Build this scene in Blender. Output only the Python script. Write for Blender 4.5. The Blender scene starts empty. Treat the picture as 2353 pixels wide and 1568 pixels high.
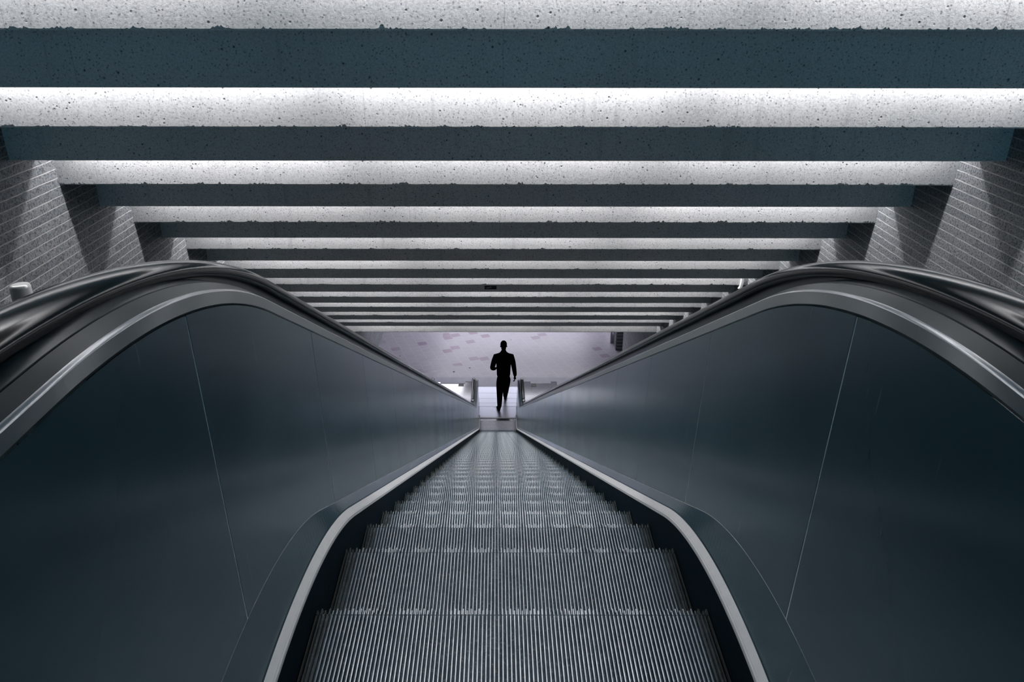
import bpy, bmesh, math, random
from mathutils import Vector, Matrix, noise
random.seed(7)
S = bpy.context.scene
C = S.collection
H0 = 10.2            # height of the camera above the lower floor; camera-relative z + H0 = world z
R30 = math.radians(30)

# ------------------------------------------------------------------ camera, world, lights, exposure
cam_d = bpy.data.cameras.new('camera'); cam = bpy.data.objects.new('camera', cam_d); C.objects.link(cam)
cam_d.sensor_width = 36.0; cam_d.lens = 1800/2353*36; cam_d.shift_x = 35/2353
cam_d.clip_start = 0.02; cam_d.clip_end = 200
cam.location = (-0.038, 0, H0)
cam.rotation_euler = (math.radians(90-24.42), math.radians(-0.06), 0)
S.camera = cam
S.view_settings.view_transform = 'Standard'; S.view_settings.look = 'None'
S.view_settings.gamma = 1; S.view_settings.use_curve_mapping = False
S.view_settings.exposure = 0.0
W = bpy.data.worlds.new('world'); S.world = W; W.use_nodes = True
W.node_tree.nodes['Background'].inputs[0].default_value = (0.12, 0.55, 0.80, 1)
W.node_tree.nodes['Background'].inputs[1].default_value = 2.3  # teal fill light, added to tint the dark beam faces

# geometry of the ceiling rhythm (bright face n at CY, bottom CZ; dark face at BY, bottom BZ)
def CY(n): return 6.49 + 1.178*(n-1)
def CZ(n): return H0 - 1.52 - 0.658*(n-1)
def BY(n): return CY(n) + 0.585
def BZ(n): return CZ(n) - 0.335
XL, XR = -3.685, 3.775
def area(name, loc, sx, sy, power, color=(1, 1, 1), rot=(0, 0, 0), spread=math.pi):
    d = bpy.data.lights.new(name, 'AREA'); d.shape = 'RECTANGLE'; d.size = sx; d.size_y = sy
    d.energy = power; d.color = color; d.spread = spread
    o = bpy.data.objects.new(name, d); o.location = loc; o.rotation_euler = rot; C.objects.link(o); return o
SLOT_P = 21.0
for n in range(-3, 11):
    for k in range(3):
        x = XL + 0.1 + 1.21 + k*2.43
        pw = SLOT_P*(1.0 + 0.14*math.sin(n*2.1 + k*1.7))
        area('fluorescent_tube_light', (x, CY(n)-0.075, CZ(n)+0.47), 2.28, 0.035, pw, (1.0, 0.975, 0.97), rot=(math.radians(12), 0, 0))
# lower concourse: rows of ceiling luminaires
for x, y, w, p in ((-2.05, 21.25, 2.0, 24), (0.0, 20.32, 3.6, 8), (0.6, 24.0, 5.6, 135), (0.6, 27.5, 5.6, 150)):
    area('concourse_light', (x, y, 2.62), w, {21.25: 1.2, 20.32: .22}.get(y, .5), p, (0.93, 0.92, 1.0))

# ------------------------------------------------------------------ helpers
def obj(name, me, mat=None, parent=None, smooth=False):
    if isinstance(me, bmesh.types.BMesh):
        m = bpy.data.meshes.new(name); me.normal_update(); me.to_mesh(m); me.free(); me = m
    o = bpy.data.objects.new(name, me); C.objects.link(o)
    if mat: me.materials.append(mat)
    if parent: o.parent = parent; o.matrix_parent_inverse = Matrix.Translation(-Vector(parent.location))
    if smooth:
        for p in me.polygons: p.use_smooth = True
    return o
def thing(name, label, cat, loc=(0, 0, 0), group=None):
    o = bpy.data.objects.new(name, None); C.objects.link(o); o.location = loc; o.empty_display_size = .1
    return tag(o, label, cat, group)
def tag(o, label=None, cat=None, group=None, kind=None):
    if label: o['label'] = label
    if cat: o['category'] = cat
    if group: o['group'] = group
    if kind: o['kind'] = kind
    return o
def struct(name, me, mat, label=None):
    o = obj(name, me, mat); o['kind'] = 'structure'
    if label: o['label'] = label
    return o
def box(bm, a, b):
    x0, y0, z0 = a; x1, y1, z1 = b
    v = [bm.verts.new(p) for p in ((x0,y0,z0),(x1,y0,z0),(x1,y1,z0),(x0,y1,z0),(x0,y0,z1),(x1,y0,z1),(x1,y1,z1),(x0,y1,z1))]
    for f in ((0,3,2,1),(4,5,6,7),(0,1,5,4),(1,2,6,5),(2,3,7,6),(3,0,4,7)): bm.faces.new([v[i] for i in f])
    return v
def boxo(a, b):
    bm = bmesh.new(); box(bm, a, b); return bm
def grid(bm, rows, closed=False):
    """rows: list of lists of points -> quads"""
    vs = [[bm.verts.new(p) for p in r] for r in rows]
    n = len(vs[0])
    for i in range(len(vs)-1):
        for j in range(n if closed else n-1):
            k = (j+1) % n
            bm.faces.new((vs[i][j], vs[i][k], vs[i+1][k], vs[i+1][j]))
    return vs
def prism(bm, poly, x0, x1):
    """poly in (y,z), extruded along x"""
    a = [bm.verts.new((x0, y, z)) for y, z in poly]; b = [bm.verts.new((x1, y, z)) for y, z in poly]
    bm.faces.new(a); bm.faces.new(b[::-1])
    for i in range(len(poly)):
        j = (i+1) % len(poly); bm.faces.new((a[i], b[i], b[j], a[j]))
def recalc(bm): bmesh.ops.recalc_face_normals(bm, faces=bm.faces[:]); return bm
def bevel(o, w=0.004, seg=2):
    m = o.modifiers.new('bevel', 'BEVEL'); m.width = w; m.segments = seg; m.limit_method = 'ANGLE'; return o
def lathe(bm, prof, c, seg=32):
    rows = []
    for r, z in prof: rows.append([(c[0]+r*math.cos(2*math.pi*k/seg), c[1]+r*math.sin(2*math.pi*k/seg), c[2]+z) for k in range(seg)])
    vs = grid(bm, rows, closed=True); bm.faces.new(vs[-1]); bm.faces.new(vs[0][::-1])

# ------------------------------------------------------------------ materials
class NT:
    def __init__(s, name):
        s.m = bpy.data.materials.new(name); s.m.use_nodes = True; s.t = s.m.node_tree; s.b = s.t.nodes['Principled BSDF']
    def n(s, typ, **kw):
        nd = s.t.nodes.new(typ)
        for k, v in kw.items():
            if k.startswith('i_'): nd.inputs[int(k[2:]) if k[2:].isdigit() else k[2:].replace('_', ' ')].default_value = v
            else: setattr(nd, k, v)
        return nd
    def l(s, a, b): s.t.links.new(a, b)
    def co(s, kind='Object', scale=(1, 1, 1), rot=(0, 0, 0), loc=(0, 0, 0)):
        tc = s.n('ShaderNodeTexCoord'); mp = s.n('ShaderNodeMapping'); s.l(tc.outputs[kind], mp.inputs[0])
        mp.inputs['Scale'].default_value = scale; mp.inputs['Rotation'].default_value = rot; mp.inputs['Location'].default_value = loc
        return mp.outputs[0]
    def noise(s, co, scale, detail=4, rough=.55):
        nd = s.n('ShaderNodeTexNoise'); nd.inputs['Scale'].default_value = scale; nd.inputs['Detail'].default_value = detail
        nd.inputs['Roughness'].default_value = rough; s.l(co, nd.inputs['Vector']); return nd.outputs['Fac']
    def ramp(s, fac, stops):
        r = s.n('ShaderNodeValToRGB'); s.l(fac, r.inputs[0]); e = r.color_ramp.elements
        while len(e) < len(stops): e.new(.5)
        for el, (p, c) in zip(e, stops):
            el.position = p; el.color = (c, c, c, 1) if isinstance(c, (int, float)) else (*c, 1)
        return r.outputs[0]
    def mix(s, fac, a, b, mode='MIX'):
        m = s.n('ShaderNodeMix', data_type='RGBA', blend_type=mode)
        for sock, v in ((m.inputs[0], fac), (m.inputs[6], a), (m.inputs[7], b)):
            if hasattr(v, 'is_linked'): s.l(v, sock)
            else: sock.default_value = v if isinstance(v, (int, float)) else (*v, 1)
        return m.outputs[2]
    def math(s, op, a, b=0.0):
        m = s.n('ShaderNodeMath', operation=op)
        for sock, v in ((m.inputs[0], a), (m.inputs[1], b)):
            if hasattr(v, 'is_linked'): s.l(v, sock)
            else: sock.default_value = v
        return m.outputs[0]
    def bump(s, h, strength=.3, dist=.01, normal=None):
        b = s.n('ShaderNodeBump'); b.inputs['Strength'].default_value = strength; b.inputs['Distance'].default_value = dist
        s.l(h, b.inputs['Height'])
        if normal: s.l(normal, b.inputs['Normal'])
        s.l(b.outputs[0], s.b.inputs['Normal']); return b.outputs[0]
    def set(s, **kw):
        for k, v in kw.items():
            i = s.b.inputs[k.replace('_', ' ')]
            if hasattr(v, 'is_linked'): s.l(v, i)
            else: i.default_value = (*v, 1) if isinstance(v, tuple) and len(v) == 3 else v
        return s

def simple(name, col, rough=.5, metal=0.0, **kw):
    t = NT(name); t.set(Base_Color=col, Roughness=rough, Metallic=metal, **kw); return t.m

def m_concrete():
    t = NT('pitted_concrete'); co = t.co()
    fine = t.noise(co, 85, 5, .7); big = t.noise(co, 1.3, 3)
    v = t.n('ShaderNodeTexVoronoi'); v.inputs['Scale'].default_value = 17; t.l(co, v.inputs['Vector'])
    pits = t.ramp(v.outputs['Distance'], [(0.07, 0.0), (0.15, 1.0)])
    msk = t.ramp(t.noise(co, 9, 2), [(0.46, 1.0), (0.54, 0.0)])       # pits only here and there
    pitf = t.math('MAXIMUM', pits, msk)
    base = t.ramp(big, [(0.3, (.56, .57, .58)), (0.7, (.66, .66, .67))])
    base = t.mix(t.ramp(fine, [(0.36, 0.6), (0.55, 0.0)]), base, (.30, .31, .33))
    # formwork joints
    br = t.n('ShaderNodeTexBrick'); br.offset = .37; br.squash = 1
    br.inputs['Scale'].default_value = 1; br.inputs['Brick Width'].default_value = 2.45; br.inputs['Row Height'].default_value = .52
    br.inputs['Mortar Size'].default_value = .0035; br.inputs['Mortar Smooth'].default_value = .6
    sw = t.n('ShaderNodeSeparateXYZ'); t.l(co, sw.inputs[0]); cb = t.n('ShaderNodeCombineXYZ')
    t.l(sw.outputs[0], cb.inputs[0]); t.l(sw.outputs[1], cb.inputs[1]); t.l(cb.outputs[0], br.inputs['Vector'])
    base = t.mix(t.math('MULTIPLY', br.outputs['Fac'], .35), base, (.2, .2, .22))
    base = t.mix(pitf, (.10, .10, .12), base)
    v2 = t.n('ShaderNodeTexVoronoi'); v2.inputs['Scale'].default_value = 48; t.l(co, v2.inputs['Vector'])
    sp2 = t.math('MULTIPLY', t.ramp(v2.outputs['Distance'], [(.14, 1.0), (.32, 0.0)]), t.ramp(t.noise(co, 30, 2), [(.38, 0.0), (.54, .85)]))
    base = t.mix(sp2, base, (.16, .165, .18))
    st = t.noise(t.co(scale=(6, .3, .3)), 2.0, 3); base = t.mix(t.ramp(st, [(.62, 0.0), (.70, .22)]), base, (.25, .25, .27))
    t.set(Base_Color=base, Roughness=.85)
    h = t.math('ADD', t.math('MULTIPLY', fine, .55), t.math('MULTIPLY', pitf, 1.0))
    t.bump(h, .55, .006); return t.m
def m_brick():
    t = NT('split_face_brick'); tc = t.n('ShaderNodeTexCoord'); sp = t.n('ShaderNodeSeparateXYZ'); t.l(tc.outputs['Object'], sp.inputs[0])
    cb = t.n('ShaderNodeCombineXYZ'); t.l(sp.outputs[1], cb.inputs[0]); t.l(sp.outputs[2], cb.inputs[1])
    # wobble
    nz = t.n('ShaderNodeTexNoise'); nz.inputs['Scale'].default_value = 9; t.l(tc.outputs['Object'], nz.inputs['Vector'])
    va = t.n('ShaderNodeVectorMath', operation='MULTIPLY_ADD'); t.l(nz.outputs['Color'], va.inputs[0]); va.inputs[1].default_value = (.012, .008, 0); t.l(cb.outputs[0], va.inputs[2])
    br = t.n('ShaderNodeTexBrick'); br.offset = .5; t.l(va.outputs[0], br.inputs['Vector'])
    br.inputs['Scale'].default_value = 1; br.inputs['Brick Width'].default_value = .60; br.inputs['Row Height'].default_value = .0735
    br.inputs['Mortar Size'].default_value = .0038; br.inputs['Mortar Smooth'].default_value = .5
    br.inputs['Color1'].default_value = (.26, .285, .31, 1); br.inputs['Color2'].default_value = (.36, .38, .40, 1); br.inputs['Mortar'].default_value = (.2, .2, .2, 1)
    br.inputs['Bias'].default_value = 0
    s2 = t.n('ShaderNodeSeparateXYZ'); t.l(va.outputs[0], s2.inputs[0])
    fr = t.math('FRACT', t.math('DIVIDE', t.math('ADD', s2.outputs[1], .0368), .0735))
    hm = t.ramp(t.math('ABSOLUTE', t.math('SUBTRACT', fr, .5)), [(.035, 1.0), (.085, 0.0)])     # bed joints
    co = tc.outputs['Object']
    f = t.noise(co, 62, 6, .75); g = t.noise(co, 16, 4, .6)
    bedm = t.math('MULTIPLY', hm, t.ramp(g, [(.3, .35), (.55, 1.0)]))
    head = t.math('MULTIPLY', br.outputs['Fac'], t.math('SUBTRACT', 1.0, hm))
    rock = t.mix(t.ramp(f, [(.40, .85), (.53, 0.0)]), br.outputs['Color'], (.045, .05, .06))
    rock = t.mix(t.math('MULTIPLY', head, .6), rock, (.06, .065, .075))
    col = t.mix(bedm, rock, (.55, .55, .56))
    t.set(Base_Color=col, Roughness=.9)
    h = t.math('ADD', t.math('MULTIPLY', f, .7), t.math('MULTIPLY', g, .6))
    h2 = t.math('MULTIPLY', h, t.math('SUBTRACT', 1.0, hm))
    t.bump(t.math('ADD', h2, t.math('MULTIPLY', hm, .5)), 1.0, .018); return t.m
def m_panel():
    t = NT('brushed_steel_panel'); co = t.co(scale=(1, 1, 1))
    st = t.noise(t.co(scale=(1, 14, .9)), 3, 3, .5)
    blot = t.noise(co, 2.2, 3)
    base = t.ramp(blot, [(0.3, (.085, .160, .196)), (0.7, (.105, .185, .222))])
    for ang, sc, off in ((.5, 2.6, 0.0), (-.9, 3.1, 4.0)):          # sparse fine scratches
        scr = t.noise(t.co(scale=(1, 26, 1.1), rot=(ang, 0, 0), loc=(0, off, off)), sc, 1, .4)
        base = t.mix(t.ramp(scr, [(.795, 0.0), (.81, .35)]), base, (.5, .56, .58))
    # blue reflection painted into the panel colour, broken into vertical streaks
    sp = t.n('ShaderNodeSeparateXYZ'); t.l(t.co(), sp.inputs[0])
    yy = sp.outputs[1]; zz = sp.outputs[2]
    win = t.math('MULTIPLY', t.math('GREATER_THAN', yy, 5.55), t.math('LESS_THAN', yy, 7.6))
    streak = t.noise(t.co(scale=(1, 1.6, .35)), 5.5, 5, .7)
    msk = t.math('MULTIPLY', win, t.ramp(streak, [(.53, 0.0), (.56, 1.0)]))
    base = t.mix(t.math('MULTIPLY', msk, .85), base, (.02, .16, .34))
    rough = t.ramp(blot, [(0.3, .19), (0.7, .23)])
    t.set(Base_Color=base, Roughness=rough, Metallic=.6)
    return t.m
def m_steel(name, col=(.6, .61, .62), rough=.22, stretch=(40, 1, 1)):
    t = NT(name); st = t.noise(t.co(scale=stretch), 4, 4, .6)
    t.set(Base_Color=col, Metallic=.95, Roughness=t.ramp(st, [(.3, rough*.8), (.7, rough*1.25)])); t.bump(st, .04, .002); return t.m
def m_tread():
    t = NT('worn_aluminium_tread'); co = t.co()
    n1 = t.noise(co, 14, 5, .7); n2 = t.noise(co, 130, 3, .6)
    base = t.ramp(n1, [(.35, (.036, .066, .098)), (.65, (.085, .138, .188))])
    base = t.mix(t.ramp(n2, [(.55, 0.0), (.7, .6)]), base, (.36, .38, .40))
    t.set(Base_Color=base, Roughness=.5, Metallic=.25); t.bump(n2, .25, .002); return t.m
def m_ribs():
    t = NT('polished_rib_tops'); sp = t.n('ShaderNodeSeparateXYZ'); t.l(t.co(), sp.inputs[0])
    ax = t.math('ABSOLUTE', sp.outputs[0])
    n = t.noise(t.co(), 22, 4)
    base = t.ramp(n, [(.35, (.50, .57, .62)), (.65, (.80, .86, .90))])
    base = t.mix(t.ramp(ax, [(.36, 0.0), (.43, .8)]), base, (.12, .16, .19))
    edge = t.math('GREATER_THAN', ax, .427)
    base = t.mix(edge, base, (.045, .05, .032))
    t.set(Base_Color=base, Roughness=.38, Metallic=.45); return t.m
def m_tiles():
    t = NT('lilac_floor_pavers'); rot = math.radians(70)
    co = t.co(rot=(0, 0, rot)); br = t.n('ShaderNodeTexBrick'); br.offset = .43; t.l(co, br.inputs['Vector'])
    br.inputs['Scale'].default_value = 1; br.inputs['Brick Width'].default_value = .262; br.inputs['Row Height'].default_value = .292
    br.inputs['Mortar Size'].default_value = .0035; br.inputs['Mortar Smooth'].default_value = .2
    br.inputs['Color1'].default_value = (.0, .0, .0, 1); br.inputs['Color2'].default_value = (1, 1, 1, 1); br.inputs['Mortar'].default_value = (.5, .5, .5, 1)
    bw = t.n('ShaderNodeRGBToBW'); t.l(br.outputs['Color'], bw.inputs[0])
    tone = t.ramp(bw.outputs[0], [(0.0, (.345, .33, .385)), (.55, (.36, .345, .40)), (.96, (.34, .32, .375)), (.99, (.25, .21, .28))])
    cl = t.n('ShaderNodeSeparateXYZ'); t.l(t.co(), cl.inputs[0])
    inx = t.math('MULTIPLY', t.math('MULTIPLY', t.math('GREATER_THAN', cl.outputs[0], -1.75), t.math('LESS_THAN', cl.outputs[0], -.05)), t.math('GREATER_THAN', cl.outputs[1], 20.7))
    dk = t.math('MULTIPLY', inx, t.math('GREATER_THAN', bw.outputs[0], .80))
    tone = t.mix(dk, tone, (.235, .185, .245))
    n = t.noise(t.co(), 60, 4); tone = t.mix(t.ramp(n, [(.3, .12), (.6, 0.0)]), tone, (.2, .2, .24))
    col = t.mix(br.outputs['Fac'], tone, (.52, .50, .55))
    wav = t.noise(t.co(), 5.0, 3); wv2 = t.noise(t.co(scale=(1, 2.2, 1), rot=(0, 0, rot)), 4.2, 2)
    t.set(Base_Color=col, Roughness=.30, Specular_IOR_Level=.5)
    lf = t.n('ShaderNodeMapRange'); t.l(cl.outputs[0], lf.inputs[0]); lf.inputs[1].default_value = -1.3; lf.inputs[2].default_value = -2.3; lf.inputs[3].default_value = .35; lf.inputs[4].default_value = 2.2
    wv3 = t.noise(t.co(scale=(1.6, 5.0, 1), rot=(0, 0, rot)), 2.2, 2)
    hh = t.math('MULTIPLY', t.math('ADD', t.math('MULTIPLY', wv2, .5), t.math('MULTIPLY', wv3, .8)), lf.outputs[0])
    t.bump(t.math('ADD', hh, t.math('MULTIPLY', br.outputs['Fac'], -.05)), .35, .03); return t.m
def m_plaster(name, c0, c1, rough=.8):
    t = NT(name); n = t.noise(t.co(), 6, 5); t.set(Base_Color=t.ramp(n, [(.3, c0), (.7, c1)]), Roughness=rough)
    t.bump(t.noise(t.co(), 80, 4), .15, .004); return t.m
def m_skirt():
    t = NT('dark_skirt_panel'); st = t.noise(t.co(scale=(1, 4, 90)), 3, 4, .6)
    t.set(Base_Color=t.ramp(st, [(.3, (.003, .010, .017)), (.7, (.007, .019, .030))]), Roughness=.75, Specular_IOR_Level=.06); t.bump(st, .2, .002); return t.m
def m_strip():
    t = NT('pale_aluminium_ledge'); n = t.noise(t.co(), 30, 5, .65); sp = t.n('ShaderNodeSeparateXYZ'); t.l(t.co(), sp.inputs[0])
    near = t.math('MULTIPLY', t.math('LESS_THAN', sp.outputs[1], 1.27), t.math('LESS_THAN', sp.outputs[0], 0.0))
    wear = t.math('MULTIPLY', near, t.ramp(t.noise(t.co(), 60, 5, .75), [(.5, 0.0), (.54, 1.0)]))
    edge = t.ramp(sp.outputs[0], [(0.0, 1.0), (1.0, 1.0)])
    base = t.ramp(n, [(.3, (.82, .84, .86)), (.7, (.90, .91, .92))])
    base = t.mix(t.math('MULTIPLY', wear, .0), base, (.03, .04, .05))
    t.set(Base_Color=base, Roughness=.4, Metallic=.1); return t.m

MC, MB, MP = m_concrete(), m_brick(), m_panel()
MSTEEL = m_steel('brushed_stainless_deck', (.55, .56, .57), .15, (1, 8, 1))
MBAND = simple('satin_dark_trim', (.050, .085, .105), .30, .2, Specular_IOR_Level=.8)
MDECK = m_steel('darkened_deck', (.085, .085, .088), .5, (1, 8, 1))  # sloped deck sheets darkened to keep bounced light off the beams
MPLATE = m_steel('landing_plate_metal', (.44, .46, .53), .36, (30, 1, 1))
MTREAD, MRIB, MTILE, MSKIRT, MSTRIP = m_tread(), m_ribs(), m_tiles(), m_skirt(), m_strip()
MRAIL = simple('glossy_black_rubber', (.004, .008, .011), .13)
MEDGE = simple('arris_highlight', (.52, .54, .56), .26, .9)  # pale arris: highlight of the steel bend put into the colour
MTOP = simple('dark_satin_top', (.026, .052, .068), .30, .1)  # top faces darkened to stand for the dark reflection in them
MDARK = simple('dark_recess', (.006, .008, .01), .7)
MCHROME = simple('bright_satin_metal', (.92, .92, .92), .3, .25)
MJOINT = simple('panel_joint_strip', (.86, .90, .91), .5, .0)
MGREY = m_plaster('plain_grey_concrete', (.26, .27, .28), (.34, .35, .36))
MDKFLOOR = m_plaster('dark_teal_concrete', (.02, .04, .05), (.03, .055, .07))  # unseen floor, coloured dark teal to cut and tint bounced light
MBORDER = m_plaster('blue_grey_border_stone', (.27, .28, .36), (.32, .33, .41), .4)
MCEIL = m_plaster('painted_plaster_ceiling', (.5, .5, .52), (.58, .58, .6))

# ------------------------------------------------------------------ profile curves z(Y)
DROP = 8.9
def zf(level, perp, T, T2=.28):
    a = perp/math.cos(R30); k = math.tan(R30); l2 = level-DROP
    Y1 = (a-level)/k; R1 = T/math.tan(R30/2); s1, e1 = Y1-T, Y1+T*math.cos(R30)
    Y2 = (a-l2)/k; R2 = T2/math.tan(R30/2); s2, e2 = Y2-T2*math.cos(R30), Y2+T2
    def f(Y):
        if Y <= s1: z = level
        elif Y < e1: z = level-R1+math.sqrt(R1*R1-(Y-s1)**2)
        elif Y < s2: z = a-k*Y
        elif Y < e2: z = l2+R2-math.sqrt(max(0, R2*R2-(Y-e2)**2))
        else: z = l2
        z += H0
        return z
    return f
YE = 17.98; RE = .40                      # lower end of the balustrade: rounded down to the floor
def endq(Y):
    return 1.0 if Y <= YE else math.sqrt(max(0.0, 1-((Y-YE)/RE)**2.4))
def rounded(f):
    return lambda Y: 0.0+(f(Y))*endq(Y)
F_si = zf(-1.212, -.284, .45); F_so = zf(-1.1985, -.2690, .45); F_pb = zf(-1.055, -.239, .37)
F_bi = zf(-.411, .220, .42);  F_e = zf(-.395, .250, .42);  F_g = zf(-.388, .263, .42); F_d = zf(-.384, .269, .42)
F_rail = zf(-.366, .321, .60, .32)        # handrail centre line
F_tread = zf(-1.300, -.347, .50, .4)
Y0 = -1.15
def ysamples(a, b):
    ys = [a]; y = a
    while y < b-1e-6:
        y += (.02 if 0.2 < y < 2.1 else .05) if (y < 2.3 or y > 15.9) else .3
        if y > YE-.02: y = min(y, y) 
        ys.append(min(y, b))
    out = [ys[0]]
    for q in ys[1:]:
        if q-out[-1] > 1e-4: out.append(q)
    return out
def endsamples(): return [YE+RE*math.sin(math.radians(a)) for a in (10, 22, 34, 46, 57, 67, 76, 83, 89.5)]
YS = ysamples(Y0, YE) + endsamples()
def loft(feats, ys, side, cx=0.0):
    """feats: list of (x, func); side +-1"""
    bm = bmesh.new(); grid(bm, [[(cx+side*x, y, f(y)) for x, f in feats] for y in ys]); return recalc(bm)
def plus(f, d): return lambda y: f(y)+d
def R(f): return lambda y: max(f(y)*endq(y), 0.002)

# panel joints (Y positions); first one stands on the level part
joints = [Y0, 0.36, 1.10]
while joints[-1] < 17.2: joints.append(joints[-1]+.648*(1.12 if len(joints) < 4 else 1.03))
joints.append(YE)

def balustrade(root, side, cx=0.0, full=True):
    s = side
    # skirt along the steps
    obj('skirt_panel', loft([(.460, plus(F_si, -.30)), (.460, F_si)], ysamples(Y0, YE-.35), s, cx), MSKIRT, root)
    # pale ledge on top of the skirt
    o = obj('skirt_ledge', loft([(.4595, plus(F_si, -.010)), (.4595, plus(F_si, -.001)), (.4622, plus(F_si, .0012)), (.4625, plus(F_si, .0002)), (.4632, plus(F_si, .0005)), (.4636, plus(F_si, .0022)), (.4768, plus(F_so, .0005))], ysamples(Y0, YE-.35), s, cx), MSTRIP, root)
    # kick plate between ledge and panels
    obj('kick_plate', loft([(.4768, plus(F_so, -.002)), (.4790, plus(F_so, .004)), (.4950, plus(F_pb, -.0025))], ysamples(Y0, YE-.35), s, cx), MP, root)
    # dark backing, seen only in the joints
    obj('joint_backing', loft([(.4951, plus(F_pb, -.004)), (.5114, plus(F_bi, -.004))], ysamples(Y0+.02, YE), s, cx), MJOINT, root)
    # inner panels, cut by vertical joints
    for i in range(len(joints)-1):
        a, b = joints[i], joints[i+1]
        g = .0016 if i not in (1, 2) else (.0026)
        last = (i == len(joints)-2)
        ys = [a+g]
        for y in ysamples(Y0, YE):
            if a+g+.003 < y < b-g-.003: ys.append(y)
        ys.append(b-g)
        top = plus(F_bi, -.003); bot = F_pb
        if last:
            ys += endsamples(); top = R(plus(F_bi, -.003)); bot = lambda y: min(F_pb(y), R(F_bi)(y)-.001) if y < YE else .004
        bm = bmesh.new()
        # slight outward lean and a small return at the edges
        rows = []
        for y in ys: rows.append([(cx+s*.4945, y, bot(y)), (cx+s*.5105, y, top(y))])
        rows = [[(cx+s*.4985, ys[0], rows[0][0][2]), (cx+s*.5145, ys[0], rows[0][1][2])]] + rows + [[(cx+s*.4985, ys[-1], rows[-1][0][2]), (cx+s*.5145, ys[-1], rows[-1][1][2])]]
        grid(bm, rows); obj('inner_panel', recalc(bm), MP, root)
    # upper trim band with rounded arris, then the sloping deck up to the handrail
    Ys2 = YS
    def r(f, d=0.0): return R(plus(f, d))
    band = [(.5160, r(F_bi, -.006)), (.5105, r(F_bi, .0015)), (.5222, r(F_e, -.0042))]
    obj('trim_band', loft(band, Ys2, s, cx), MBAND, root)
    arris = [(.5222, r(F_e, -.0042)), (.5229, r(F_e, -.0029)), (.5240, r(F_e, -.0018)), (.5254, r(F_e, -.0009)), (.5272, r(F_e, -.0003)), (.5295, r(F_e, .0))]
    e_ = obj('trim_highlight', loft(arris, Ys2, s, cx), MEDGE, root, smooth=True); e_['label'] = 'rounded trim bend, paled to carry its highlight'
    obj('trim_top', loft([(.5295, r(F_e, .0)), (.5560, r(F_g))], Ys2, s, cx), MTOP, root)
    deck = [(.5575, r(F_g, -.004)), (.5590, r(F_g, .001)), (.5950, r(F_d, .001)), (.6000, r(F_d, -.002)), (.6010, lambda y: F_rail(y)-.008 if y < YE else r(F_d)(y)), (.6490, lambda y: F_rail(y)-.008 if y < YE else r(F_d)(y)), (.6500, r(F_d, -.002)), (.6675, r(F_e, -.028))]
    obj('handrail_guide', loft(deck, Ys2, s, cx), MTOP, root)
    handrail(root, s, cx)

def handrail(root, s, cx=0.0):
    pts = []
    RN = .33
    zt = F_rail(Y0); ct = (Y0+.0, zt-RN)
    for a in range(-80, 90, 10): pts.append((ct[0]-RN*math.cos(math.radians(a)), ct[1]+RN*math.sin(math.radians(a))))
    ys = [y for y in ysamples(Y0, YE)]
    for y in ys: pts.append((y, F_rail(y)))
    zb = F_rail(YE); cb = (YE, zb-RN)
    for a in range(80, -90, -8): pts.append((cb[0]+RN*math.cos(math.radians(a)), cb[1]+RN*math.sin(math.radians(a))))
    # C-shaped rubber section (u across, v outward)
    sec = [(-.030, -.016), (-.038, -.015), (-.0425, -.009), (-.0425, -.001), (-.039, .007), (-.030, .0125), (-.016, .0155), (0, .0165),
           (.016, .0155), (.030, .0125), (.039, .007), (.0425, -.001), (.0425, -.009), (.038, -.015), (.030, -.016), (.028, -.006), (-.028, -.006)]
    bm = bmesh.new(); rows = []
    for i, p in enumerate(pts):
        a = pts[max(i-1, 0)]; b = pts[min(i+1, len(pts)-1)]
        t = Vector((b[0]-a[0], b[1]-a[1])).normalized(); nrm = Vector((-t.y, t.x))
        rows.append([(cx+s*.625+u, p[0]+nrm.x*v, p[1]+nrm.y*v) for u, v in sec])
    vs = grid(bm, rows, closed=True); bm.faces.new(vs[0]); bm.faces.new(vs[-1][::-1])
    o = obj('handrail', recalc(bm), MRAIL, root, smooth=True)
    # metal rail the rubber runs on, closing the newel wheel at the lower end
    bm = bmesh.new(); rr = RN-.006; rows = []
    for x in (cx+s*.601, cx+s*.649):
        rows.append([(x, cb[0]+rr*math.cos(math.radians(a)), cb[1]+rr*math.sin(math.radians(a))) for a in range(90, -95, -8)])
    vs = grid(bm, rows); bm.faces.new(vs[0]); bm.faces.new(vs[1][::-1])
    obj('newel_end', recalc(bm), MBAND, root)
    return o

# ------------------------------------------------------------------ the escalator
esc = thing('escalator', 'long steel escalator running down the middle towards the walking person', 'escalator', (0, 9, 0))
for s in (-1, 1): balustrade(esc, s)

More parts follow.
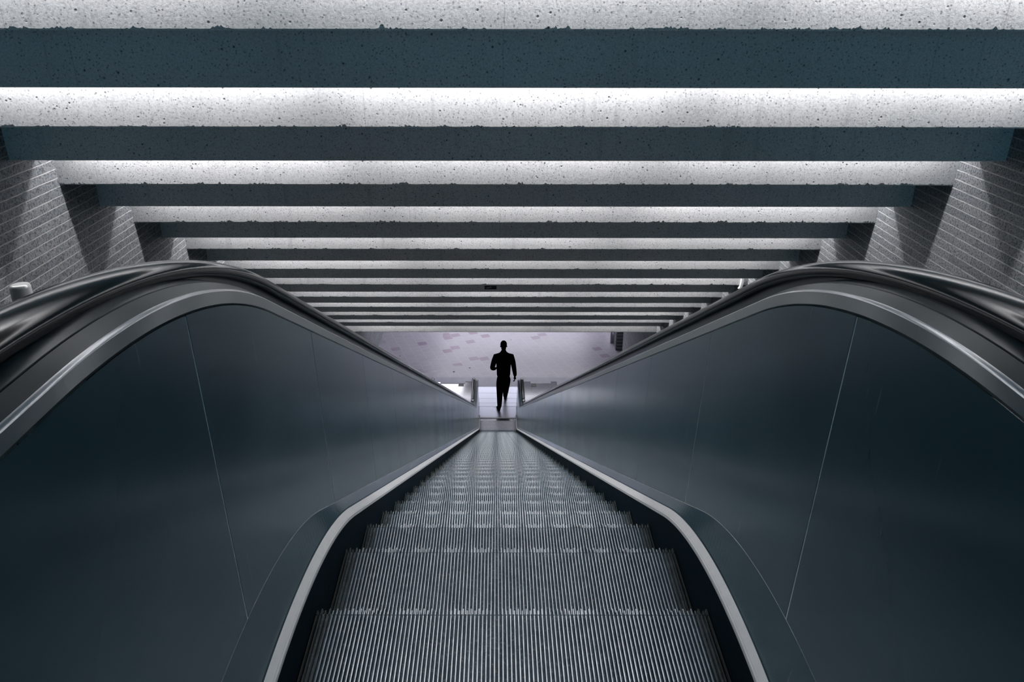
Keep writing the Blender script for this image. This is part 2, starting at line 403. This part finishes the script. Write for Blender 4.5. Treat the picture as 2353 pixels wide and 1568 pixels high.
# steps
PITCH = .0092; NR = 99; HW = NR*PITCH/2
def tread_mesh():
    bm = bmesh.new()
    for i in range(NR+1):
        x = -HW+i*PITCH; w = .00160
        tip = .006 if i % 2 else 0.0
        # main rib
        def rib(y0, y1, taper):
            zt = .0005
            a = [(x-w, y0, -.012), (x-w*.8, y0, zt), (x+w*.8, y0, zt), (x+w, y0, -.012)]
            b = [(x-w, y1, -.012), (x-w*.8, y1-taper, zt), (x+w*.8, y1-taper, zt), (x+w, y1, -.012)]
            va = [bm.verts.new(p) for p in a]; vb = [bm.verts.new(p) for p in b]
            for k in range(3):
                f = bm.faces.new((va[k], va[k+1], vb[k+1], vb[k])); f.material_index = 0 if k == 1 else 1
            bm.faces.new(vb); bm.faces.new(va[::-1])
        rib(-.352, -.018, 0); rib(-.0155, tip+.002, .004)
    return recalc(bm)
def step_mesh():
    bm = bmesh.new()
    box(bm, (-.452, -.352, -.030), (.452, -.001, -.0118))
    # curved riser
    prof = [(-.004, -.0118), (.0, -.02), (-.004, -.08), (-.014, -.14), (-.03, -.19), (-.05, -.21)]
    grid(bm, [[(-.452, y, z), (.452, y, z)] for y, z in prof])
    for x in (-.452, .452):
        vs = [bm.verts.new((x, y, z)) for y, z in prof]+[bm.verts.new((x, -.06, -.0118))]
        bm.faces.new(vs)
    return recalc(bm)
# nosing positions follow the treads in the photo
nos = [1.411]
def arclen_next(Y, L):
    y = Y; acc = 0; z = F_tread(y)
    while acc < L:
        y2 = y+.001; z2 = F_tread(y2); acc += math.hypot(.001, z2-z); y, z = y2, z2
    return y
LP = .357
while nos[-1] < 17.5: nos.append(arclen_next(nos[-1], LP))
nos = [1.411-.357*3, 1.411-.357*2, 1.411-.357] + nos
sm = bpy.data.meshes.new('step'); b_ = step_mesh(); b_.to_mesh(sm); b_.free(); sm.materials.append(MTREAD)
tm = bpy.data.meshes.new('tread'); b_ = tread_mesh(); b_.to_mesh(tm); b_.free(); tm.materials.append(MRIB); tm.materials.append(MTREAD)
step0 = bpy.data.objects.new('step', sm); tread0 = bpy.data.objects.new('tread', tm)
for i, y in enumerate(nos):
    st = step0 if i == 0 else step0.copy(); td = tread0 if i == 0 else tread0.copy()
    C.objects.link(st); C.objects.link(td)
    st.parent = esc; st.location = (0, y-9, F_tread(y)); td.parent = st
    if i == 0: td.location = (0, 0, 0)

# landings
def plate(y0, y1, hw, z, name='landing_plate'):
    bm = bmesh.new(); box(bm, (-hw, y0, z-.02), (hw, y1, z)); return bevel(obj(name, bm, MPLATE, esc), .003)
ZT = F_tread(0)
plate(-1.8, .30, .495, ZT+.006)
plate(18.22, 19.35, .55, .012)
plate(17.66+.10, 18.215, .4925, .016)
bm = bmesh.new(); prism(bm, [(17.585, .0), (17.585, .021), (17.590, .0245), (17.65, .0245), (17.65, .0)], -.4925, .4925); obj('comb_edge', recalc(bm), MSTRIP, esc)
bm = bmesh.new(); prism(bm, [(17.652, -.01), (17.652, .022), (17.755, .022), (17.755, -.01)], -.4925, .4925)
obj('comb_segment', recalc(bm), MPLATE, esc)
bm = bmesh.new()
for i in range(98):
    x = -.446+i*.0092; prism(bm, [(17.50, .002), (17.58, -.004), (17.584, .012)], x-.0018, x+.0018)
obj('comb_teeth', recalc(bm), MSTEEL, esc)
bm = bmesh.new()
for y in (18.42, 18.66, 18.98): box(bm, (-.545, y, .0122), (.545, y+.006, .0128))
obj('plate_seam', bm, MDARK, esc)
# embossed mark in the comb plate joint
bm = bmesh.new(); box(bm, (-.485, 18.215, .0122), (.485, 18.222, .0165)); obj('plate_seam', bm, MDARK, esc)
bm = bmesh.new()
for x0, x1, y0, y1 in ((-.115, -.112, 18.16, 18.21), (-.115, .04, 18.16, 18.164), (.26, .263, 18.16, 18.21), (-.09, -.085, 18.175, 18.2), (-.07, -.05, 18.175, 18.179), (-.07, -.066, 18.175, 18.2), (-.07, -.05, 18.196, 18.2), (-.035, -.031, 18.175, 18.2), (-.015, .0, 18.186, 18.19)):
    box(bm, (x0, y0, .0162), (x1, y1, .0168))
obj('embossed_mark', bm, MDARK, esc)

# ------------------------------------------------------------------ neighbouring escalator (only its near handrail end shows) and the decks between
CX2 = -2.32
esc2 = thing('escalator', 'second escalator left of the middle one, only its lower handrail end visible', 'escalator', (CX2, 9, 0))
balustrade(esc2, 1, CX2)
def deck(name, label, x0, x1, knob=None, cap=None):
    root = thing(name, label, 'deck', ((x0+x1)/2, 17, 0))
    E = YE-.02
    def short(f, e): return f
    def q2(Y, ye, re): return 1.0 if Y <= ye else math.sqrt(max(0.0, 1-((Y-ye)/re)**2.2))
    def strip(nm, xa, xb, ye, dz):
        ys = [y for y in ysamples(Y0, ye) if y < 16.55]+[16.6]; bm = bmesh.new()
        grid(bm, [[(xa, y, F_e(y)+dz-.13), (xa, y, F_e(y)+dz-.03), (xb, y, F_e(y)+dz-.03), (xb, y, F_e(y)+dz-.13)] for y in ys])
        obj(nm, recalc(bm), MDECK, root)
        ys = [16.603]+[y for y in ysamples(Y0, ye) if y > 16.65]+[ye+.30*math.sin(math.radians(a)) for a in (12, 25, 38, 50, 61, 71, 79, 85, 89.7)]
        bm = bmesh.new()
        def z(y): return max((F_e(y)+dz-.03)*q2(y, ye, .30), .004)
        rows = [[(xa, y, max(z(y)-.25, 0)), (xa, y, z(y)), (xb, y, z(y)), (xb, y, max(z(y)-.25, 0))] for y in ys]
        grid(bm, rows); return obj(nm, recalc(bm), MSTEEL, root)
    w = .17
    strip('deck_edge', x0, x0+w, E, .006)
    strip('deck_sheet', x0+w+.002, x1-(w if cap is None else .15)-.002, E-.09, -.002)
    strip('deck_edge', x1-(w if cap is None else .15), x1, E, .006)
    return root
dl = deck('escalator_deck', 'stainless steel deck between the two escalators, left of the walking person', -1.650, -.670)
dr = deck('escalator_deck', 'stainless steel deck with end cap, right of the walking person', .670, 1.515, cap=1)
# name plates on the decks
def nameplate(root, x, y):
    z = F_e(y)-.032
    o = bevel(obj('name_plate', boxo((x-.07, y-.06, z), (x+.07, y+.06, z+.006)), simple('worn_plate', (.45, .44, .42), .5), root), .002)
    bm = bmesh.new()
    for k in range(5): box(bm, (x-.055+k*.024, y+.02+.008*(k % 2), z+.006), (x-.042+k*.024, y+.045, z+.0072))
    box(bm, (x-.055, y-.045, z+.006), (x-.045, y-.035, z+.0072)); box(bm, (x+.045, y-.045, z+.006), (x+.055, y-.035, z+.0072))
    obj('plate_marks', bm, MDARK, o)
nameplate(dl, -.94, 17.80); nameplate(dr, .92, 17.80)
bm = bmesh.new(); ky = 1.848; kx = -1.235; kz = F_e(ky)-.03
lathe(bm, [(.027, -.02), (.0245, .0), (.0245, .116), (.0225, .1225), (.015, .125), (.001, .1255)], (kx, ky, kz), 40)
k = obj('anti_slide_knob', recalc(bm), MCHROME, dl, smooth=True); k['label'] = 'bright metal stop on the deck'

# ------------------------------------------------------------------ setting: walls, floors, ceilings
def wall_x(name, x0, x1, y0, y1, z0, z1, mat):
    return struct(name, boxo((x0, y0, z0), (x1, y1, z1)), mat)
wall_x('wall_left', XL-.4, XL, -7, 34, -.5, 15.5, MB)
wall_x('wall_right', XR, XR+.4, -7, 21.5, -.5, 15.5, MB)
struct('floor', boxo((XL, 15.5, -.3), (9.5, 34, 0)), MTILE)
bm = bmesh.new(); box(bm, (-3.68, 17.3, 0), (-.553, 19.95, .003)); box(bm, (.553, 17.3, 0), (3.77, 19.95, .003)); box(bm, (-.553, 19.352, 0), (.553, 19.95, .003))
struct('floor_border', bm, MBORDER)
# sloping concrete under the escalators, and the upper landing
bm = bmesh.new(); prism(bm, [(-7, ZT-.3), (.5, ZT-.3), (16.6, -.6), (16.6, -.9), (.5, ZT-.8), (-7, ZT-.8)], XL, XR); struct('floor_incline', recalc(bm), MDKFLOOR)
bm = bmesh.new(); box(bm, (XL, -7, ZT-.3), (-1.9, .35, ZT)); box(bm, (1.55, -7, ZT-.3), (XR, .35, ZT)); box(bm, (-1.9, -7, ZT-.3), (1.55, -1.85, ZT)); struct('floor_landing', bm, MGREY)
struct('wall_far', boxo((XL-.4, 34, -.3), (9.9, 34.3, 3.2)), MGREY)
struct('wall_side', boxo((9.5, 21.5, -.3), (9.9, 34, 3.2)), MGREY)
bm = bmesh.new(); box(bm, (XL, BY(10)+.0, 2.70), (9.5, 34, 2.9)); struct('ceiling', bm, MCEIL)
struct('wall_return', boxo((XR+.4, 21.1, -.3), (9.9, 21.5, 3.0)), MGREY)
# slab above the beams and the upper hall ceiling
bm = bmesh.new()
prism(bm, [(CY(-3)-.02, CZ(-3)+.62), (CY(10)+.6, CZ(10)+.75), (CY(10)+.6, CZ(10)+1.0), (CY(-3)-.02, CZ(-3)+1.2)], XL, XR); struct('ceiling_slab', recalc(bm), MGREY)
struct('ceiling_upper', boxo((XL, -7, CZ(-3)-.0), (XR, CY(-3)-.03, CZ(-3)+1.2)), MGREY)

# ------------------------------------------------------------------ stepped concrete beams
ORD = ['first', 'second', 'third', 'fourth', 'fifth', 'sixth', 'seventh', 'eighth', 'ninth', 'tenth', 'eleventh', 'twelfth']
def beam(n):
    cy, cz, by, bz = CY(n), CZ(n), BY(n), BZ(n)
    if n == 10: cz = H0-7.53
    back = by+.385
    seg = 900; bm = bmesh.new(); rows = []
    for i in range(seg+1):
        x = XL+(XR-XL)*i/seg
        def rag(y, amp):
            v = noise.noise(Vector((x*9, y*3.1, n*7.7)))+.6*noise.noise(Vector((x*31, y, n*3.3)))
            v += .8*noise.noise(Vector((x*85, y, n*1.3)))
            return amp*max(0.0, v-.12)
        w = rag(1, .022); w2 = rag(2, .004)
        top = cz+.62
        if n == 10:
            r = [(cy, top), (cy, cz+.012+w), (cy+.006+w*.5, cz+.001), (cy+.35, cz+.0), (cy+.35, top)]
        else:
            r = [(cy, top), (cy, cz+.010+w), (cy+.006+w*.6, cz+.001), (by-.006, cz), (by, cz-.004), (by, bz+.006+w2), (by+.006, bz), (back-.006, bz), (back, bz+.006), (back, bz+.62)]
        rows.append([(x, y, z) for y, z in r])
    vs = grid(bm, rows, closed=True)
    bm.faces.new(vs[0]); bm.faces.new(vs[-1][::-1])
    o = obj('ceiling_beam', recalc(bm), MC)
    o.data.materials[0] = MC
    if n < -1: lab = 'stepped concrete ceiling beam above the upper landing, out of the picture'
    elif n == -1: lab = 'topmost pitted concrete ceiling beam with a bright face across the top edge'
    elif n == 10: lab = 'lowest and farthest concrete beam, plain bright face over the tiled floor'
    elif n == 5: lab = 'stepped concrete ceiling beam with a small black sticker on its dark face'
    else: lab = '%s concrete ceiling beam counted down from the top of the picture' % ORD[n+1]
    tag(o, lab, 'ceiling beam', 'stepped concrete beams over the escalator')
    return o
for n in range(-3, 11): beam(n)

# small things on beams and walls
by5, bz5 = BY(5), BZ(5)
stick = thing('sticker', 'small black rectangular sticker with a pale scribble on a ceiling beam', 'sticker', (-.133, by5, H0-4.41))
obj('backing', boxo((-.133-.096, by5-.003, H0-4.41-.03), (-.133+.096, by5, H0-4.41+.03)), simple('sticker_black', (.0015, .002, .0025), .5), stick)
bm = bmesh.new()
def stroke(pts, w):
    rows = []
    for i, (x, z, k) in enumerate(pts): rows.append([(-.133+x, by5-.0035, H0-4.41+z-w*k), (-.133+x, by5-.0035, H0-4.41+z+w*k)])
    grid(bm, rows)
stroke([(-.078, .004, .3), (-.068, -.006, .8), (-.052, -.010, 1.1), (-.040, -.004, 1.2), (-.028, -.004, 1.1), (-.012, .002, .9), (.004, .010, .8), (.016, .006, .5), (.02, 0, .3)], .008)
stroke([(-.05, .002, .3), (-.044, .008, .5), (-.03, .004, .6)], .006)
stroke([(-.02, .010, .4), (0, .014, .6), (.012, .012, .4)], .005); stroke([(-.006, -.012, .3), (.004, -.004, .6), (.016, .0, .5)], .005)
obj('scribble', bm, simple('sticker_white', (.25, .28, .30), .5), stick)
bm = bmesh.new(); cy5, cz5 = CY(5), CZ(5)
prof = [(XR-.115, cz5+.16), (XR-.11, cz5+.10), (XR-.112, cz5+.04), (XR-.122, cz5-.015), (XR-.14, cz5-.045)]
fr = []
for x, z in prof:
    fr.append([(x, cy5-.001, z), (x, cy5-.022, z), (x+.012, cy5-.030, z), (x+.038, cy5-.030, z), (x+.050, cy5-.022, z), (x+.050, cy5-.001, z)])
vs = grid(bm, fr, closed=True); bm.faces.new(vs[0]); bm.faces.new(vs[-1][::-1])
tag(obj('wall_bracket', recalc(bm), simple('white_bracket', (.88, .89, .90), .5)), 'small pale curved metal bracket beside the right wall on a bright beam face', 'bracket')
tag(obj('hanging_panel', boxo((-3.33, 20.4, 2.18), (-2.52, 20.46, 2.70)), simple('dark_sign_box', (.02, .03, .04), .5)), 'dark flat panel hanging from the ceiling just behind the last beam', 'panel')
# slatted box beyond the right wall
bx = thing('slatted_cabinet', 'dark low cabinet with horizontal slats beyond the right wall corner', 'cabinet', (3.95, 22.0, 0))
obj('cabinet_body', boxo((3.62, 21.78, .0), (4.3, 22.3, .62)), simple('cabinet_grey', (.10, .11, .12), .6), bx)
bm = bmesh.new()
for k in range(5): box(bm, (3.60, 21.76, .06+k*.11), (4.3, 21.78, .12+k*.11))
obj('front_slats', bm, simple('slat_grey', (.2, .21, .22), .5), bx)
bm = bmesh.new(); box(bm, (3.52, 22.3, 0), (3.56, 23.2, .9)); tag(obj('low_partition', bm, simple('partition_pale', (.5, .48, .52), .6)), 'pale narrow upright board left of the slatted cabinet', 'partition')
# litter on the floor
for (x, y, lab, col, sz) in ((-1.27, 20.3, 'tiny white paper scrap on the tiles left of the person', (.9, .9, .9), .03), (-.82, 20.55, 'tiny dark leaf scrap on the tiles left of the person', (.02, .02, .02), .025), (.42, 22.55, 'tiny white paper scrap on the tiles right of the head', (.9, .9, .9), .02), (-2.95, 21.35, 'tiny white scrap on the tiles near the left wall', (.9, .9, .9), .03)):
    bm = bmesh.new(); vs = [bm.verts.new((x+sz*math.cos(a)*(1+.4*math.sin(3*a)), y+sz*.7*math.sin(a), .004+.006*abs(math.sin(2*a)))) for a in [i*math.pi/4 for i in range(8)]]
    f = bm.faces.new(vs); bmesh.ops.solidify(bm, geom=[f], thickness=.003)
    tag(obj('litter_scrap', recalc(bm), simple('scrap', col, .6)), lab, 'litter')

# ------------------------------------------------------------------ the person (seen from behind, walking away)
MCLO = simple('black_cloth', (.0025, .003, .0035), .95, 0, Specular_IOR_Level=.02)  # black clothes, deepened to hold the backlit silhouette
MSKIN = simple('silhouette_skin', (.012, .008, .006), .8, 0, Specular_IOR_Level=.05)  # skin darkened: the backlit silhouette is put into its colour
MHAIR = simple('black_hair', (.0015, .0015, .002), .9, 0, Specular_IOR_Level=.02)
PX, PY = .148, 18.26
per = thing('person', 'person in dark jacket and trousers walking away across the landing plate', 'person', (PX, PY, .012))
def skin(name, verts, edges, mat, root=0, sub=2, parent=per):
    me = bpy.data.meshes.new(name); me.from_pydata([v[:3] for v in verts], edges, []); o = bpy.data.objects.new(name, me); C.objects.link(o)
    me.materials.append(mat)
    o.location = (0, 0, 0); o.parent = parent
    m = o.modifiers.new('skin', 'SKIN'); m.use_smooth_shade = True
    for i, v in enumerate(verts):
        r = v[3]; me.skin_vertices[0].data[i].radius = r if isinstance(r, tuple) else (r, r); me.skin_vertices[0].data[i].use_root = (i == root)
    s_ = o.modifiers.new('sub', 'SUBSURF'); s_.levels = sub; s_.render_levels = sub
    return o
def chain(v, e, pts, start):
    prev = start
    for p in pts: v.append(p); e.append((prev, len(v)-1)); prev = len(v)-1
    return prev
# local frame: x right, y forward (away from camera), z up, feet at z=0
HR = .022
# body: one continuous surface
v = [(0, 0, .93, (.135, .10))]; e = []
sp = chain(v, e, [(0, .005, 1.06, (.145, .10)), (0, .01, 1.20, (.155, .105)), (.0, .01, 1.34, (.165, .11)), (0, .0, 1.46, (.12, .085))], 0)
nk = chain(v, e, [(.0, .0, 1.555, (.055, .058)), (0, .012, 1.63, (.055, .062)), (0, .03, 1.70, (.072, .085)), (0, .03, 1.78, (.078, .095)), (0, .025, 1.845, (.055, .07))], sp)
# left leg (behind) and right leg (forward)
chain(v, e, [(-.085, -.01, .84, (.092, .10)), (-.095, -.11, .50, (.062, .07)), (-.10, -.24, .27, (.052, .058)), (-.105, -.31, .10, .038), (-.115, -.27, .05, (.035, .04)), (-.15, -.12, .035, (.04, .026))], 0)
chain(v, e, [(.085, .03, .84, (.092, .10)), (.075, .16, .50, (.062, .07)), (.055, .23, .27, (.052, .058)), (.045, .31, .10, .038), (.048, .35, .05, (.035, .04)), (.075, .50, .035, (.04, .026))], 0)
# arms to the wrist, continuing in the palm
la = chain(v, e, [(-.19, .0, 1.445, (.062, .065)), (-.245, -.03, 1.27, .047), (-.28, -.03, 1.14, .041), (-.235, .11, 1.05, .034), (-.195, .19, 1.03, .026), (-.165, .245, 1.02, (.022, .036)), (-.14, .285, 1.01, (.016, .036))], 4)
ra = chain(v, e, [(.19, .0, 1.445, (.062, .065)), (.235, -.02, 1.27, .047), (.262, -.03, 1.12, .041), (.288, .0, .96, .033), (.296, .02, .865, .026), (.298, .035, .81, (.020, .036)), (.298, .045, .765, (.015, .036))], 4)
body = skin('body', v, e, MSKIN)
def hand(base, d, side, wd, parent):
    """five unequal fingers rooted in the palm; d: pointing dir, wd: across the palm, side: curl dir"""
    d, wd, side = Vector(d).normalized(), Vector(wd).normalized(), Vector(side).normalized(); base = Vector(base)
    for k, ln in enumerate((.068, .076, .071, .056)):
        p0 = base+wd*(.027-.018*k)-d*.018; p1 = base+wd*(.028-.0185*k)+d*ln*.42+side*.004; p2 = p1+d*ln*.24+side*.018; p3 = p2+d*ln*.08+side*.022
        skin('finger', [(*p0, .0095), (*p1, .0088), (*p2, .0082), (*p3, .0072)], [(0, 1), (1, 2), (2, 3)], MSKIN, sub=1, parent=parent)
    p0 = base+wd*.022-d*.060; p1 = p0+wd*.026+d*.028+side*.010; p2 = p1+wd*.004+d*.030+side*.016
    skin('thumb', [(*p0, .0115), (*p1, .0105), (*p2, .0088)], [(0, 1), (1, 2)], MSKIN, sub=1, parent=parent)
hand((-.14, .285, 1.01), (.55, .8, -.15), (.8, -.5, 0), (0, .15, 1), body)
hand((.298, .045, .765), (0, .12, -1), (-1, .1, 0), (0, 1, .1), body)
# ears
for s in (-1, 1): skin('ear', [(s*.072, .02, 1.715, (.012, .018)), (s*.080, .012, 1.745, (.010, .019)), (s*.080, .008, 1.765, (.008, .012))], [(0, 1), (1, 2)], MSKIN, sub=1, parent=body)
# face on the far side
skin('nose', [(0, .118, 1.765, .010), (0, .138, 1.735, .013), (0, .125, 1.72, .012)], [(0, 1), (1, 2)], MSKIN, sub=1, parent=body)
# hair: close-cropped cap
bm = bmesh.new(); bmesh.ops.create_uvsphere(bm, u_segments=28, v_segments=18, radius=1.0)
for q in bm.verts: q.co = Vector((q.co.x*.086, q.co.y*.106+.022, q.co.z*.100+1.795))
bmesh.ops.delete(bm, geom=[q for q in bm.verts if q.co.z < 1.745+.6*max(0, q.co.y-.02)], context='VERTS')
h = obj('hair', bm, MHAIR, None, True); h.parent = per
# jacket: torso and sleeves
v = [(0, .005, .84, (.190, .140))]; e = []
t1 = chain(v, e, [(0, .005, .96, (.192, .135)), (0, .01, 1.14, (.200, .135)), (0, .01, 1.32, (.215, .138)), (0, .0, 1.46, (.190, .110)), (0, .0, 1.55, (.115, .085)), (0, .004, 1.61, (.074, .074)), (0, .006, 1.645, (.066, .068))], 0)
chain(v, e, [(-.205, .0, 1.455, (.080, .085)), (-.262, -.03, 1.28, .074), (-.298, -.03, 1.135, .066), (-.252, .11, 1.05, .054), (-.205, .175, 1.03, .041)], 4)
chain(v, e, [(.205, .0, 1.455, (.080, .085)), (.250, -.02, 1.28, .073), (.276, -.03, 1.11, .064), (.298, .0, .95, .054), (.303, .015, .875, .042)], 4)
skin('jacket', v, e, MCLO)
# trousers
v = [(0, .0, .96, (.165, .125))]; e = []
v.append((0, 0, .86, (.178, .130))); e.append((0, 1))
chain(v, e, [(-.092, -.01, .74, (.105, .115)), (-.097, -.11, .49, (.088, .092)), (-.102, -.24, .27, (.068, .074)), (-.108, -.318, .10, .054)], 1)
chain(v, e, [(.092, .03, .74, (.105, .115)), (.076, .16, .49, (.084, .090)), (.058, .23, .27, (.070, .076)), (.047, .305, .10, .056)], 1)
skin('trousers', v, e, MCLO)
skin('shoe', [(-.108, -.325, .045, (.036, .04)), (-.118, -.27, .05, (.042, .05)), (-.138, -.17, .04, (.048, .038)), (-.158, -.075, .028, (.038, .024))], [(0, 1), (1, 2), (2, 3)], MCLO)
skin('shoe', [(.046, .30, .045, (.036, .04)), (.050, .355, .05, (.042, .05)), (.066, .46, .04, (.048, .038)), (.084, .555, .028, (.038, .024))], [(0, 1), (1, 2), (2, 3)], MCLO)
